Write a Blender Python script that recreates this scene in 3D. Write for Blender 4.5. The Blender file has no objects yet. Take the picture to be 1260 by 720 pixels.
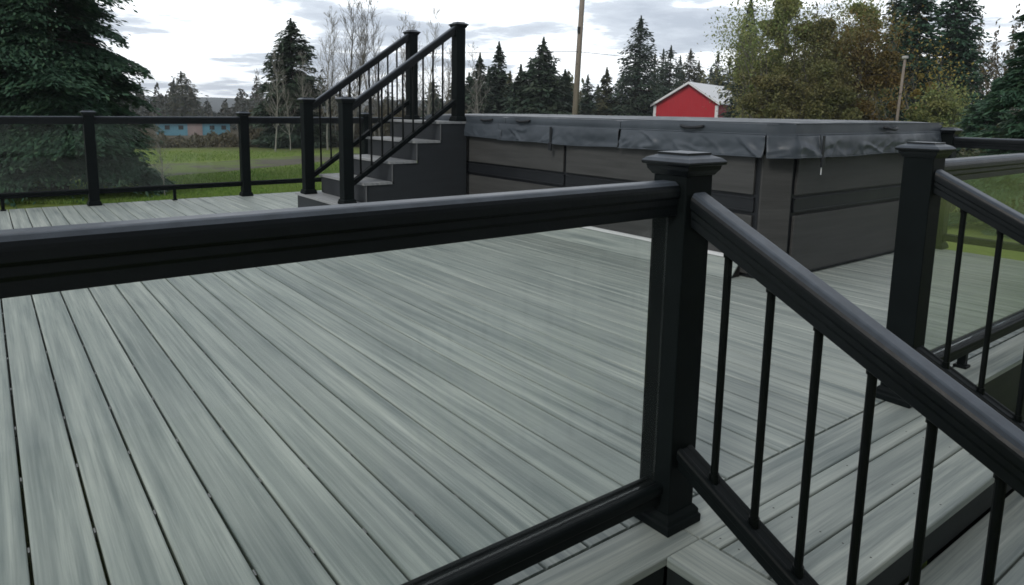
import bpy, bmesh, math, random
import numpy as np
from mathutils import Matrix, Vector, noise as mnoise
random.seed(4); RNG = np.random.default_rng(4)
R_ = math.radians
scene = bpy.context.scene
COL = scene.collection

# ------------------------------------------------------------------ camera
W0, H0 = 1260.0, 720.0
PX, PY, F = 597.466, 264.689, 848.62
EYE = np.array([0.0, 0.0, 1.1])
V1 = np.array([-25, 127.]); V2 = np.array([1780, 149.])
def ray(u, v): return np.array([(u-PX)/F, -(v-PY)/F, -1.0])
def nrm(a): return a/np.linalg.norm(a)
_x = nrm(ray(*V2)); _y = nrm(ray(*V1)); _z = nrm(np.cross(_x, _y)); _y = np.cross(_z, _x)
RM = np.array([_x, _y, _z])
cam_d = bpy.data.cameras.new('camera'); cam = bpy.data.objects.new('camera', cam_d); COL.objects.link(cam)
m = Matrix.Identity(4)
for i in range(3):
    for j in range(3): m[i][j] = RM[i][j]
m[0][3], m[1][3], m[2][3] = EYE
cam.matrix_world = m
cam_d.sensor_width = 36; cam_d.lens = F/W0*36
cam_d.shift_x = (W0/2-PX)/W0; cam_d.shift_y = (PY-H0/2)/W0
cam_d.clip_start = 0.02; cam_d.clip_end = 5000
scene.camera = cam
def xyat(u, d, v=135):
    r = RM @ ray(u, v); k = d/math.hypot(r[0], r[1]); return (r[0]*k, r[1]*k)
def zat(u, v, d):
    r = RM @ ray(u, v); k = d/math.hypot(r[0], r[1]); return EYE[2]+r[2]*k
def pxm(u, d):                      # metres per photo pixel at that distance
    a = xyat(u-5, d); b = xyat(u+5, d); return math.hypot(a[0]-b[0], a[1]-b[1])/10
def gz(x, y):
    d = math.hypot(x, y)
    if d < 32: return -0.7
    if d < 85: return -0.7 - 1.5*(d-32)/53
    return -2.2 - min(1.0, (d-85)/120)*0.8

# ------------------------------------------------------------------ helpers
def tag(o, label=None, cat=None, group=None, kind=None):
    if label: o['label'] = label
    if cat: o['category'] = cat
    if group: o['group'] = group
    if kind: o['kind'] = kind
    return o
def empty(name, loc=(0, 0, 0), rz=0, **k):
    o = bpy.data.objects.new(name, None); COL.objects.link(o)
    o.location = loc; o.rotation_euler = (0, 0, rz); o.empty_display_size = .1
    return tag(o, **k)
class MB:
    def __init__(s): s.v = []; s.f = []; s.uv = []; s.mi = []
    def poly(s, pts, faces, uvs=None, mi=0):
        b = len(s.v); s.v += [tuple(p) for p in pts]
        for k, f in enumerate(faces):
            s.f.append([b+i for i in f]); s.mi.append(mi)
            s.uv.append([uvs[i] for i in f] if uvs else [(0, 0)]*len(f))
    def box(s, x0, x1, y0, y1, z0, z1, mi=0):
        p = [(x0,y0,z0),(x1,y0,z0),(x1,y1,z0),(x0,y1,z0),(x0,y0,z1),(x1,y0,z1),(x1,y1,z1),(x0,y1,z1)]
        s.poly(p, [(0,3,2,1),(4,5,6,7),(0,1,5,4),(1,2,6,5),(2,3,7,6),(3,0,4,7)], mi=mi)
    def prism(s, A, B, prof, side, up=(0, 0, 1), mi=0, uvs=True, roff=None):
        """sweep profile [(w,h)] from A to B; side = unit vector for w, up for h"""
        A, B, side, up = map(np.array, (A, B, side, up)); n = len(prof)
        L = np.linalg.norm(B-A)
        pa = [A+w*side+h*up for w, h in prof]; pb = [B+w*side+h*up for w, h in prof]
        ro = roff or (0, 0)
        uv = [(ro[0], ro[1]+w+h*.5) for w, h in prof]+[(ro[0]+L, ro[1]+w+h*.5) for w, h in prof]
        fs = [(i, (i+1) % n, n+(i+1) % n, n+i) for i in range(n)]+[tuple(range(n))[::-1], tuple(range(n, 2*n))]
        s.poly(pa+pb, fs, uv, mi)
    def tube(s, pts, r, n=8, mi=0, cap=True):
        pts = [np.array(p, float) for p in pts]
        rr = r if hasattr(r, '__len__') else [r]*len(pts)
        rings = []
        for i, p in enumerate(pts):
            t = nrm(pts[min(i+1, len(pts)-1)]-pts[max(i-1, 0)])
            a = np.cross(t, (0, 0, 1.)) if abs(t[2]) < .95 else np.cross(t, (1., 0, 0))
            a = nrm(a); b = np.cross(t, a)
            rings += [p+rr[i]*(math.cos(2*math.pi*k/n)*a+math.sin(2*math.pi*k/n)*b) for k in range(n)]
        fs = []
        for i in range(len(pts)-1):
            for k in range(n):
                fs.append((i*n+k, i*n+(k+1) % n, (i+1)*n+(k+1) % n, (i+1)*n+k))
        if cap: fs += [tuple(range(n))[::-1], tuple(range((len(pts)-1)*n, len(pts)*n))]
        s.poly(rings, fs, mi=mi)
    def build(s, name, mats, parent=None, bevel=0, smooth=False, seg=2, fix=True):
        me = bpy.data.meshes.new(name); me.from_pydata(s.v, [], s.f)
        if not isinstance(mats, (list, tuple)): mats = [mats]
        for q in mats: me.materials.append(q)
        if len(mats) > 1: me.polygons.foreach_set('material_index', s.mi)
        ul = me.uv_layers.new(name='UVMap')
        flat = [c for f in s.uv for p in f for c in p]; ul.data.foreach_set('uv', flat)
        if fix:
            bm = bmesh.new(); bm.from_mesh(me); bmesh.ops.recalc_face_normals(bm, faces=bm.faces); bm.to_mesh(me); bm.free()
        if smooth: me.polygons.foreach_set('use_smooth', [True]*len(me.polygons))
        o = bpy.data.objects.new(name, me); COL.objects.link(o)
        if parent: o.parent = parent
        if bevel:
            b = o.modifiers.new('bevel', 'BEVEL'); b.width = bevel; b.segments = seg; b.limit_method = 'ANGLE'; b.angle_limit = R_(25)
            b.harden_normals = False
        return o
def fast_quads(name, V, mat, parent=None):
    """V: (n,4,3) array of loose quads"""
    n = len(V); me = bpy.data.meshes.new(name)
    me.vertices.add(n*4); me.vertices.foreach_set('co', V.reshape(-1).astype(np.float32))
    me.loops.add(n*4); me.loops.foreach_set('vertex_index', np.arange(n*4, dtype=np.int32))
    me.polygons.add(n); me.polygons.foreach_set('loop_start', np.arange(0, n*4, 4, dtype=np.int32))
    me.update(calc_edges=True); me.materials.append(mat)
    o = bpy.data.objects.new(name, me); COL.objects.link(o)
    if parent: o.parent = parent
    return o
def copy_tree(o, parent=None):
    c = o.copy(); COL.objects.link(c)
    if parent: c.parent = parent
    for ch in list(o.children): copy_tree(ch, c)
    return c

# ------------------------------------------------------------------ materials
def newmat(name):
    mt = bpy.data.materials.new(name); mt.use_nodes = True; nt = mt.node_tree
    return mt, nt, nt.nodes['Principled BSDF']
def N(nt, t, **k):
    n = nt.nodes.new(t)
    for a, b in k.items():
        if a in n.inputs: n.inputs[a].default_value = b
        else: setattr(n, a, b)
    return n
def noise(nt, vec, scale, detail=4, rough=.55, stretch=None):
    if stretch:
        mp = N(nt, 'ShaderNodeMapping'); mp.inputs['Scale'].default_value = stretch
        nt.links.new(vec, mp.inputs['Vector']); vec = mp.outputs[0]
    t = N(nt, 'ShaderNodeTexNoise'); t.inputs['Scale'].default_value = scale
    t.inputs['Detail'].default_value = detail; t.inputs['Roughness'].default_value = rough
    nt.links.new(vec, t.inputs['Vector']); return t.outputs['Fac']
def ramp(nt, fac, stops):
    r = N(nt, 'ShaderNodeValToRGB'); e = r.color_ramp.elements
    while len(e) < len(stops): e.new(.5)
    for q, (p, c) in zip(e, stops): q.position = p; q.color = (*c, 1) if len(c) == 3 else c
    nt.links.new(fac, r.inputs[0]); return r.outputs[0]
def mixc(nt, fac, a, b, mode='MIX'):
    n = N(nt, 'ShaderNodeMix', data_type='RGBA', blend_type=mode)
    for i, s in ((0, fac), (6, a), (7, b)):
        if hasattr(s, 'links'): nt.links.new(s, n.inputs[i])
        else: n.inputs[i].default_value = s if i == 0 else (*s, 1)
    return n.outputs[2]
def bump(nt, h, strength, dist, bsdf):
    b = N(nt, 'ShaderNodeBump'); b.inputs['Strength'].default_value = strength; b.inputs['Distance'].default_value = dist
    nt.links.new(h, b.inputs['Height']); nt.links.new(b.outputs[0], bsdf.inputs['Normal'])
def coords(nt, which='Object'): return N(nt, 'ShaderNodeTexCoord').outputs[which]
def simple(name, col, rough=.6, var=.12, scale=6, spec=.5, bmp=0, metal=0, stretch=None):
    mt, nt, b = newmat(name); co = coords(nt)
    f = noise(nt, co, scale, 5, .6, stretch)
    c = ramp(nt, f, [(.25, tuple(x*(1-var) for x in col)), (.75, tuple(min(1, x*(1+var)) for x in col))])
    nt.links.new(c, b.inputs['Base Color']); b.inputs['Metallic'].default_value = metal
    rr = ramp(nt, f, [(.2, (rough-.06,)*3), (.8, (rough+.06,)*3)]); nt.links.new(rr, b.inputs['Roughness'])
    b.inputs['Specular IOR Level'].default_value = spec
    if bmp: bump(nt, noise(nt, co, scale*12, 4, .6, stretch), bmp, .002, b)
    return mt
def deck_material(name, cols, rough=.55):
    mt, nt, b = newmat(name); uv = coords(nt, 'UV')
    f1 = noise(nt, uv, 1, 6, .62, (.85, 23, 1)); f2 = noise(nt, uv, 1, 6, .68, (1.7, 100, 1))
    f3 = noise(nt, uv, 1, 3, .5, (.6, 5.5, 1)); f5 = noise(nt, uv, 1, 1, .5, (.03, 1.3, 1))
    c1 = ramp(nt, f1, [(.32, cols[0]), (.5, cols[1]), (.68, cols[2])])
    c2 = mixc(nt, ramp(nt, f2, [(.42, (0, 0, 0)), (.66, (.42,)*3)]), c1, cols[3])
    c3 = mixc(nt, ramp(nt, f3, [(.42, (0, 0, 0)), (.70, (.5,)*3)]), c2, cols[1])
    c3 = mixc(nt, ramp(nt, f5, [(.38, (.2,)*3), (.54, (0, 0, 0))]), c3, cols[3])
    # dust and dull patches laid over several boards
    fo = noise(nt, coords(nt), 1.3, 4, .6)
    c4 = mixc(nt, ramp(nt, fo, [(.35, (0, 0, 0)), (.7, (.22,)*3)]), c3, cols[4])
    nt.links.new(c4, b.inputs['Base Color'])
    nt.links.new(ramp(nt, f2, [(.3, (rough-.08,)*3), (.7, (rough+.1,)*3)]), b.inputs['Roughness'])
    bump(nt, f2, .45, .0015, b)
    return mt
M = {}
M['deck'] = deck_material('composite decking', [(.14, .178, .176), (.325, .365, .340), (.51, .55, .50), (.08, .108, .116), (.42, .435, .40)])
M['rail'] = simple('dark composite rail', (.004, .0062, .0068), .5, .25, 9, .12, .15)
M['rail_top'] = simple('rail cap with painted skylight', (.004, .006, .0075), .4, .25, 5, .3, .3)
def sky_lit_tops(mt, col, lo=.72, hi=.88):  # mixes a lighter colour into upward faces, painting in the skylight
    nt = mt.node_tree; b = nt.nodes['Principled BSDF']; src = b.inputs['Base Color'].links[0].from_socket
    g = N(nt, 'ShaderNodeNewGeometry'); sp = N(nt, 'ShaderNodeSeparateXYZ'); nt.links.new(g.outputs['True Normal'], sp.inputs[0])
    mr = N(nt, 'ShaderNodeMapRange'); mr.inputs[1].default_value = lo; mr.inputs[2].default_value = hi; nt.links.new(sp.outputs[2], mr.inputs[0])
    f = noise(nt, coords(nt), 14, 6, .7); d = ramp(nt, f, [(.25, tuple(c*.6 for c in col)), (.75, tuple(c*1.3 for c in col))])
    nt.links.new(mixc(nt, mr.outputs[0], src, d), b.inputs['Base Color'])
sky_lit_tops(M['rail_top'], (.074, .090, .112), .5, .8)  # bluish skylight painted on the tops of rails and post caps
M['post'] = simple('dark post sleeve', (.0045, .0070, .0075), .6, .25, 7, .10, .15)
M['alu'] = simple('black aluminium baluster', (.003, .0045, .0045), .45, .15, 10, .15)
M['fascia'] = simple('dark fascia board', (.013, .018, .019), .6, .25, 3, .4, .2, stretch=(1, 1, 6))
M['under'] = simple('dark joists', (.01, .009, .008), .9)
M['clip'] = simple('galvanised clip', (.25, .25, .25), .5, metal=.6)
M['screw'] = simple('screw head', (.03, .03, .03), .5)
M['panel'] = simple('grey brown spa panel', (.054, .055, .054), .6, .28, 2.2, .35, .6, stretch=(1, 1, 14))
M['spa_dark'] = simple('black spa trim', (.010, .012, .015), .5, .2, 5, .4)
M['stair_side'] = simple('charcoal stair panel', (.026, .030, .035), .6, .2, 2, .4, .2, stretch=(1, 1, 8))
M['tread'] = deck_material('grey tread', [(.20, .212, .225), (.28, .29, .295), (.35, .36, .36), (.16, .175, .195), (.32, .32, .32)])
M['riser_end'] = simple('pale board end', (.12, .125, .13), .6)
M['red'] = simple('red barn siding', (.42, .018, .028), .6, .10, 1.5, .3, .3, stretch=(8, 8, .5))
M['white'] = simple('white painted metal', (.72, .73, .74), .5, .05)
M['metal_roof'] = simple('pale metal roof', (.62, .64, .66), .4, .06, 1.5)
M['barn_dark'] = simple('dark opening', (.02, .02, .02), .8)
M['blue'] = simple('blue tarpaulin', (.09, .24, .32), .5, .25, .6)
M['pink'] = simple('faded pink board', (.28, .21, .20), .7, .2, .8)
M['grey_wall'] = simple('pale grey wall', (.35, .35, .34), .7, .1)
M['grey_roof'] = simple('grey shingle', (.14, .14, .15), .8, .2)
M['siding'] = simple('pale siding', (.45, .46, .45), .7, .1, 3)
M['pole'] = simple('weathered pole wood', (.20, .17, .145), .8, .25, 3, .3, .4, stretch=(6, 6, .6))
M['wire'] = simple('black cable', (.02, .02, .02), .6)
M['bark'] = simple('brown bark', (.07, .055, .045), .9, .35, 5, .2, .6, stretch=(3, 3, .6))
M['bark_grey'] = simple('grey bark', (.16, .15, .135), .9, .3, 5, .2, .5, stretch=(3, 3, .6))
M['birch'] = simple('pale birch bark', (.27, .26, .235), .8, .35, 4, .2, .4, stretch=(.8, .8, 4))
def vinyl():
    mt, nt, b = newmat('charcoal vinyl'); co = coords(nt)
    f = noise(nt, co, 2.2, 5, .6)
    nt.links.new(ramp(nt, f, [(.3, (.036, .046, .058)), (.7, (.066, .080, .097))]), b.inputs['Base Color'])
    nt.links.new(ramp(nt, noise(nt, co, 7, 4), [(.3, (.36,)*3), (.7, (.56,)*3)]), b.inputs['Roughness'])
    bump(nt, noise(nt, co, 180, 3), .25, .001, b)
    return mt
M['vinyl'] = vinyl()
def glass():
    mt = bpy.data.materials.new('tempered glass'); mt.use_nodes = True; nt = mt.node_tree; nt.nodes.clear()
    out = N(nt, 'ShaderNodeOutputMaterial'); tr = N(nt, 'ShaderNodeBsdfTransparent'); tr.inputs[0].default_value = (.965, .978, .972, 1)
    gl = N(nt, 'ShaderNodeBsdfGlossy'); gl.inputs['Roughness'].default_value = .02; gl.inputs[0].default_value = (.95, .97, .96, 1)
    fr = N(nt, 'ShaderNodeFresnel'); gg = N(nt, 'ShaderNodeNewGeometry'); io = N(nt, 'ShaderNodeMapRange')
    io.inputs[3].default_value = 1.38; io.inputs[4].default_value = 1/1.38; nt.links.new(gg.outputs['Backfacing'], io.inputs[0]); nt.links.new(io.outputs[0], fr.inputs['IOR'])
    mx = N(nt, 'ShaderNodeMixShader'); nt.links.new(fr.outputs[0], mx.inputs[0])
    nt.links.new(tr.outputs[0], mx.inputs[1]); nt.links.new(gl.outputs[0], mx.inputs[2])
    df = N(nt, 'ShaderNodeBsdfDiffuse'); df.inputs[0].default_value = (.5, .52, .5, 1)     # thin film of dust
    m2 = N(nt, 'ShaderNodeMixShader')
    nt.links.new(ramp(nt, noise(nt, coords(nt), 2.4, 5, .65), [(.35, (.004,)*3), (.75, (.018,)*3)]), m2.inputs[0])
    nt.links.new(mx.outputs[0], m2.inputs[1]); nt.links.new(df.outputs[0], m2.inputs[2]); nt.links.new(m2.outputs[0], out.inputs[0])
    return mt
M['glass'] = glass()
def leafmat(name, cols, rough=.6, trans=.25, nscale=.9):
    mt, nt, b = newmat(name)
    g = N(nt, 'ShaderNodeNewGeometry')
    c = ramp(nt, g.outputs['Random Per Island'], [(0, cols[0]), (.5, cols[1]), (1, cols[2])])
    f = noise(nt, coords(nt), nscale, 3, .6)
    c = mixc(nt, ramp(nt, f, [(.38, (0, 0, 0)), (.64, (.75,)*3)]), c, cols[3])
    nt.links.new(c, b.inputs['Base Color']); b.inputs['Roughness'].default_value = rough; b.inputs['Specular IOR Level'].default_value = .25
    t = N(nt, 'ShaderNodeBsdfTranslucent'); nt.links.new(c, t.inputs[0])
    mx = N(nt, 'ShaderNodeMixShader'); mx.inputs[0].default_value = trans
    nt.links.new(b.outputs[0], mx.inputs[1]); nt.links.new(t.outputs[0], mx.inputs[2])
    nt.links.new(mx.outputs[0], nt.nodes['Material Output'].inputs[0])
    return mt
M['spruce'] = leafmat('spruce needles', [(0.028, 0.069, 0.045), (0.053, 0.117, 0.069), (0.092, 0.166, 0.085), (0.041, 0.093, 0.057)])
M['fir_far'] = leafmat('far fir needles', [(0.032, 0.061, 0.045), (0.047, 0.083, 0.057), (0.070, 0.106, 0.067), (0.064, 0.079, 0.051)])
M['fir_olive'] = leafmat('olive fir needles', [(0.049, 0.073, 0.042), (0.070, 0.095, 0.050), (0.105, 0.119, 0.063), (0.105, 0.091, 0.050)])
M['leaf_green'] = leafmat('yellow green leaves', [(0.144, 0.221, 0.077), (0.221, 0.298, 0.109), (0.363, 0.388, 0.154), (0.260, 0.247, 0.091)], trans=.35)
M['leaf_brown'] = leafmat('olive brown leaves', [(0.138, 0.131, 0.055), (0.200, 0.179, 0.076), (0.262, 0.228, 0.103), (0.138, 0.166, 0.062)], trans=.35)
M['leaf_orange'] = leafmat('orange brown leaves', [(.13, .09, .03), (.19, .125, .04), (.24, .17, .06), (.14, .13, .045)], trans=.35)
M['leaf_yellow'] = leafmat('yellow leaves', [(0.300, 0.228, 0.048), (0.384, 0.300, 0.072), (0.432, 0.360, 0.108), (0.240, 0.216, 0.060)], trans=.35)
M['brush'] = leafmat('dry brush', [(0.065, 0.055, 0.036), (0.111, 0.091, 0.058), (0.143, 0.124, 0.078), (0.078, 0.078, 0.046)])
M['woods'] = leafmat('distant woods', [(0.033, 0.046, 0.039), (0.050, 0.061, 0.046), (0.072, 0.072, 0.053), (0.061, 0.055, 0.042)])
M['grass_blade'] = leafmat('lawn grass', [(0.100, 0.193, 0.035), (0.153, 0.265, 0.050), (0.224, 0.324, 0.072), (0.181, 0.243, 0.059)], trans=.3)
def groundmat():
    mt, nt, b = newmat('lawn'); co = coords(nt)
    f = noise(nt, co, .35, 6, .65); g = noise(nt, co, 9, 5, .7)
    c = ramp(nt, f, [(.3, (.15, .21, .05)), (.55, (.20, .26, .065)), (.75, (.25, .26, .09))])
    c = mixc(nt, ramp(nt, g, [(.3, (0, 0, 0)), (.8, (.45,)*3)]), c, (.05, .075, .02))
    sep = N(nt, 'ShaderNodeSeparateXYZ'); nt.links.new(co, sep.inputs[0])
    # beyond the lawn the field is rough and brown
    ln = N(nt, 'ShaderNodeVectorMath', operation='LENGTH'); nt.links.new(co, ln.inputs[0])
    ad = N(nt, 'ShaderNodeMath', operation='MULTIPLY_ADD'); nt.links.new(noise(nt, co, .12, 4), ad.inputs[0]); ad.inputs[1].default_value = 8; nt.links.new(ln.outputs['Value'], ad.inputs[2])
    mr = N(nt, 'ShaderNodeMapRange'); mr.inputs[1].default_value = 33; mr.inputs[2].default_value = 38; nt.links.new(ad.outputs[0], mr.inputs[0])
    c = mixc(nt, mr.outputs[0], c, (.075, .062, .04))
    nt.links.new(c, b.inputs['Base Color']); b.inputs['Roughness'].default_value = .9; b.inputs['Specular IOR Level'].default_value = .1
    bump(nt, g, .8, .03, b); return mt
M['lawn'] = groundmat()
M['gravel'] = simple('grey gravel', (.115, .105, .085), .9, .3, 1.2, .2, .6)
def overgrown(mt):
    nt = mt.node_tree; b = nt.nodes['Principled BSDF']; src = b.inputs['Base Color'].links[0].from_socket
    f = noise(nt, coords(nt), .5, 7, .72); g = ramp(nt, f, [(.44, (0, 0, 0)), (.54, (1, 1, 1))])
    nt.links.new(mixc(nt, g, src, (.13, .17, .05)), b.inputs['Base Color'])
overgrown(M['gravel'])
M['dirt'] = simple('bare brown dirt', (.055, .045, .034), .9, .35, 1.2, .2, .6)
M['hill'] = simple('wooded hill', (.035, .045, .045), .9, .25, .02)

# ------------------------------------------------------------------ ground, hill, road
def ground():
    mb = MB(); rs = [0, 3, 6, 9, 12, 16, 20, 24, 28, 32, 38, 46, 56, 68, 85, 110, 150, 205, 300, 450, 700, 1000]; n = 72
    P = [(0, 0, -.7)]
    for r in rs[1:]:
        for k in range(n):
            a = 2*math.pi*k/n; x, y = r*math.cos(a), r*math.sin(a); P.append((x, y, gz(x, y)))
    F_ = [(0, 1+k, 1+(k+1) % n) for k in range(n)]
    for i in range(len(rs)-2):
        for k in range(n):
            a = 1+i*n; F_.append((a+k, a+n+k, a+n+(k+1) % n, a+(k+1) % n))
    mb.poly(P, F_); return mb.build('ground', M['lawn'], smooth=True)
tag(ground(), kind='structure')
def strip(name, near, far, mat, dz, wob=.12):
    """sheet on the ground between two pixel-defined edges (projected on the ground)"""
    def hit(u, v):
        r = RM @ ray(u, v); k = (-.7-EYE[2])/r[2]; return r[0]*k, r[1]*k
    mb = MB(); P = []; n = 40
    for edge in (near, far):
        us = [e[0] for e in edge]; vs = [e[1] for e in edge]
        for i in range(n+1):
            u = us[0]+(us[-1]-us[0])*i/n; v = np.interp(u, us, vs)
            x, y = hit(u, v); w = random.uniform(-wob, wob); P.append((x+w, y+w, -.7+dz))
    mb.poly(P, [(i, i+1, n+2+i, n+1+i) for i in range(n)]); return tag(mb.build(name, mat), kind='structure')
strip('gravel_road', [(-300, 232), (0, 226), (170, 220), (270, 212), (400, 199), (600, 190)], [(-300, 212), (0, 207), (170, 203), (270, 199), (400, 190), (600, 183)], M['gravel'], .006)
def hill():
    mb = MB(); P = []; n = 60
    for i in range(n+1):
        u = -500+2400*i/n
        x, y = xyat(min(max(u, -450), 1700), 700) if False else xyat(u, 700)
        top = 1.1+ (7.5+2.2*math.sin(i*.5)+1.2*math.sin(i*1.3+1)) * (1 if u < 1100 else 1.0)
        P.append((x*.6, y*.6, -3)); P.append((x, y, top)); P.append((x*1.25, y*1.25, -3))
    mb.poly(P, [(3*i+k, 3*i+3+k, 3*i+4+k, 3*i+1+k) for i in range(n) for k in (0, 1)])
    return tag(mb.build('hills', M['hill'], smooth=True), kind='structure')
hill()

# ------------------------------------------------------------------ deck
BW = .1368; PITCH = .145; TH = .024
def bprof(w, t=TH, e=.0045):
    h = w/2; return [(-h, -t), (h, -t), (h, -e), (h-e*.35, -e*.35), (h-e, 0), (-h+e, 0), (-h+e*.35, -e*.35), (-h, -e)]
def ro(): return (random.uniform(0, 90), random.uniform(0, 90))
DX0, DX1, DY1 = -6.0, 6.44, 8.74
def deck():
    mb = MB()
    k = int((DX0-.0105)/PITCH)
    while True:
        x = .0105+k*PITCH+PITCH/2; k += 1
        if x+BW/2 > DX1: break
        mb.prism((x, 1.1435, 0), (x, DY1, 0), bprof(BW), (1, 0, 0), roff=ro())
    # border boards laid across the ends of the field boards
    for x0, x1 in ((DX0, -2.35), (-2.344, 1.427), (1.433, 2.82), (2.826, DX1)):
        mb.prism((x0, 1.070, 0), (x1, 1.070, 0), bprof(.135), (0, 1, 0), roff=ro())
    # joists and pale clips in the gaps
    k = 0
    while 1.132+.4065*k < DY1:
        y = 1.132+.4065*k; mb.box(DX0+.05, DX1-.05, y-.019, y+.019, -.20, -.0285, mi=1)
        if y < 4.6 and k > 0:
            for q in range(-8, 30):
                xg = .0105+q*PITCH; mb.box(xg-.0022, xg+.0022, y-.012, y+.012, -.03, -.006, mi=2)
        k += 1
    mb.box(DX0+.02, DX1-.02, 1.03, DY1-.02, -.26, -.205, mi=1)
    o = mb.build('deck', [M['deck'], M['under'], M['clip']]); return tag(o, kind='structure')
deck()
def fascia():
    mb = MB()
    mb.box(DX0, 1.300, 1.006, 1.026, -.235, -.027); mb.box(2.966, DX1, 1.006, 1.026, -.235, -.027)
    mb.box(DX1-.022, DX1, 1.03, DY1, -.235, -.027); mb.box(DX0, DX1, DY1-.02, DY1, -.235, -.027)
    mb.box(DX0, 1.30, 1.03, 1.05, -.70, -.238); mb.box(2.966, DX1, 1.03, 1.05, -.70, -.238)
    mb.box(DX1-.05, DX1-.03, 1.05, DY1-.03, -.70, -.238); mb.box(DX0, DX1-.05, DY1-.05, DY1-.03, -.70, -.238)
    return tag(mb.build('deck_skirt', M['fascia'], bevel=.002), kind='structure')
fascia()
# the flight down from the deck
st = empty('deck_steps', (2.13, .9, -.7), label='wide grey plank steps going down from the deck between the two front posts', cat='steps')
def child_mb(mb, name, mats, parent, **k):
    """geometry is given in world coordinates, the parent is unrotated"""
    l = parent.location; mb.v = [(x-l[0], y-l[1], z-l[2]) for x, y, z in mb.v]
    return mb.build(name, mats, parent, **k)
mb = MB()
mb.prism((1.3675, .677, 0), (1.3675, .999, 0), bprof(.137), (1, 0, 0), roff=ro())
mb.prism((2.8985, .677, 0), (2.8985, .999, 0), bprof(.137), (1, 0, 0), roff=ro())
for y, w in ((.9735, .051), (.8775, .129), (.742, .130)):
    mb.prism((1.441, y, 0), (2.825, y, 0), bprof(w), (0, 1, 0), roff=ro())
child_mb(mb, 'landing', M['deck'], st)
for x in (1.475, 1.72, 2.13, 2.54, 2.79):
    for y in (.835, .915, .705, .775, .97):
        c = [(x+.0028*math.cos(a), y+.0028*math.sin(a), .0008) for a in [i*math.pi/4 for i in range(8)]]
        mb = MB(); mb.poly(c, [tuple(range(8))]); child_mb(mb, 'screw', M['screw'], st, fix=False)
for k in range(1, 5):
    z = -.15*k; yf = .70-.29*(k-1)
    mb = MB(); mb.box(1.315, 2.951, yf, yf+.02, z+.003, z+.147-.022)
    child_mb(mb, 'riser', M['fascia'], st, bevel=.002)
    mb = MB()
    for y in (yf-.073, yf-.073-.143-.0):
        mb.prism((1.30, y, z), (2.966, y, z), bprof(.137), (0, 1, 0), roff=ro())
    child_mb(mb, 'tread', M['deck'], st)
for xa, xb in ((1.304, 1.3125), (2.9535, 2.962)):
    P = [(1.0, -.7), (1.0, -.028), (.70, -.028)]
    for k in range(1, 5):
        y1 = .70-.29*(k-1); P += [(y1, -.15*k-.026), (y1-.29, -.15*k-.026)]
    P.append((.70-.29*4, -.7)); n = len(P)
    mb = MB(); mb.poly([(xa, a, b) for a, b in P]+[(xb, a, b) for a, b in P], [tuple(range(n)), tuple(range(n, 2*n))[::-1]]+[(k, (k+1) % n, n+(k+1) % n, n+k) for k in range(n)])
    child_mb(mb, 'side_board', M['fascia'], st)

# ------------------------------------------------------------------ railing
TOPP = [(-.029, -.085), (.029, -.085), (.029, -.062), (.0315, -.058), (.0315, -.042), (.0355, -.038), (.0355, -.022), (.0345, -.016), (.031, -.009), (.023, -.0015), (.017, 0), (-.017, 0), (-.023, -.0015), (-.031, -.009), (-.0345, -.016), (-.0355, -.022), (-.0355, -.038), (-.0315, -.042), (-.0315, -.058), (-.029, -.062)]
BOTP = [(-.026, -.057), (.026, -.057), (.026, -.030), (.032, -.026), (.032, -.008), (.028, -.002), (.022, 0), (.014, 0), (.011, -.004), (-.011, -.004), (-.014, 0), (-.022, 0), (-.028, -.002), (-.032, -.008), (-.032, -.026), (-.026, -.030)]
def rail_obj(name, A, B, prof, parent, mat):
    A = np.array(A, float); B = np.array(B, float); d = (B-A)[:2]; d = d/np.linalg.norm(d); side = (-d[1], d[0], 0)
    mb = MB(); mb.prism(A, B, prof, side); return child_mb(mb, name, mat, parent, bevel=.0015, seg=1)
POSTW = .0515
def post(x, y, z0, z1, label, group='dark square railing posts'):
    p = empty('railing_post', (x, y, z0), label=label, cat='post', group=group)
    h = z1-z0-.03
    mb = MB(); mb.box(-POSTW, POSTW, -POSTW, POSTW, 0, h); mb.build('sleeve', M['post'], p, bevel=.004)
    # skirt at the foot
    mb = MB(); w = .068
    def ring(w, z): return [(-w, -w, z), (w, -w, z), (w, w, z), (-w, w, z)]
    lv = [(w, .001), (w, .022), (.063, .027), (.063, .038), (.0535, .050)]
    P = [q for ww, z in lv for q in ring(ww, z)]
    mb.poly(P, [(4*i+k, 4*i+(k+1) % 4, 4*i+4+(k+1) % 4, 4*i+4+k) for i in range(len(lv)-1) for k in range(4)]+[(3, 2, 1, 0), (16, 17, 18, 19)])
    mb.build('base_trim', M['post'], p, bevel=.002)
    mb = MB()
    lv = [(.0545, -.026), (.058, -.020), (.064, -.012), (.066, -.002), (.073, 0), (.075, .004), (.075, .008), (.066, .0165), (.047, .0235), (.047, .030)]
    P = [q for ww, z in lv for q in ring(ww, z)]; n = len(lv)
    mb.poly(P, [(4*i+k, 4*i+(k+1) % 4, 4*i+4+(k+1) % 4, 4*i+4+k) for i in range(n-1) for k in range(4)]+[(3, 2, 1, 0), (4*n-4, 4*n-3, 4*n-2, 4*n-1)])
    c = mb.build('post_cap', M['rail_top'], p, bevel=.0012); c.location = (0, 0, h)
    return p
def foot(x, y, z0, z1, parent):
    mb = MB(); mb.box(x-.016, x+.016, y-.016, y+.016, z0+.012, z1); mb.box(x-.026, x+.026, y-.026, y+.026, z0+.0005, z0+.013)
    child_mb(mb, 'support_foot', M['rail'], parent, bevel=.003)
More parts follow.
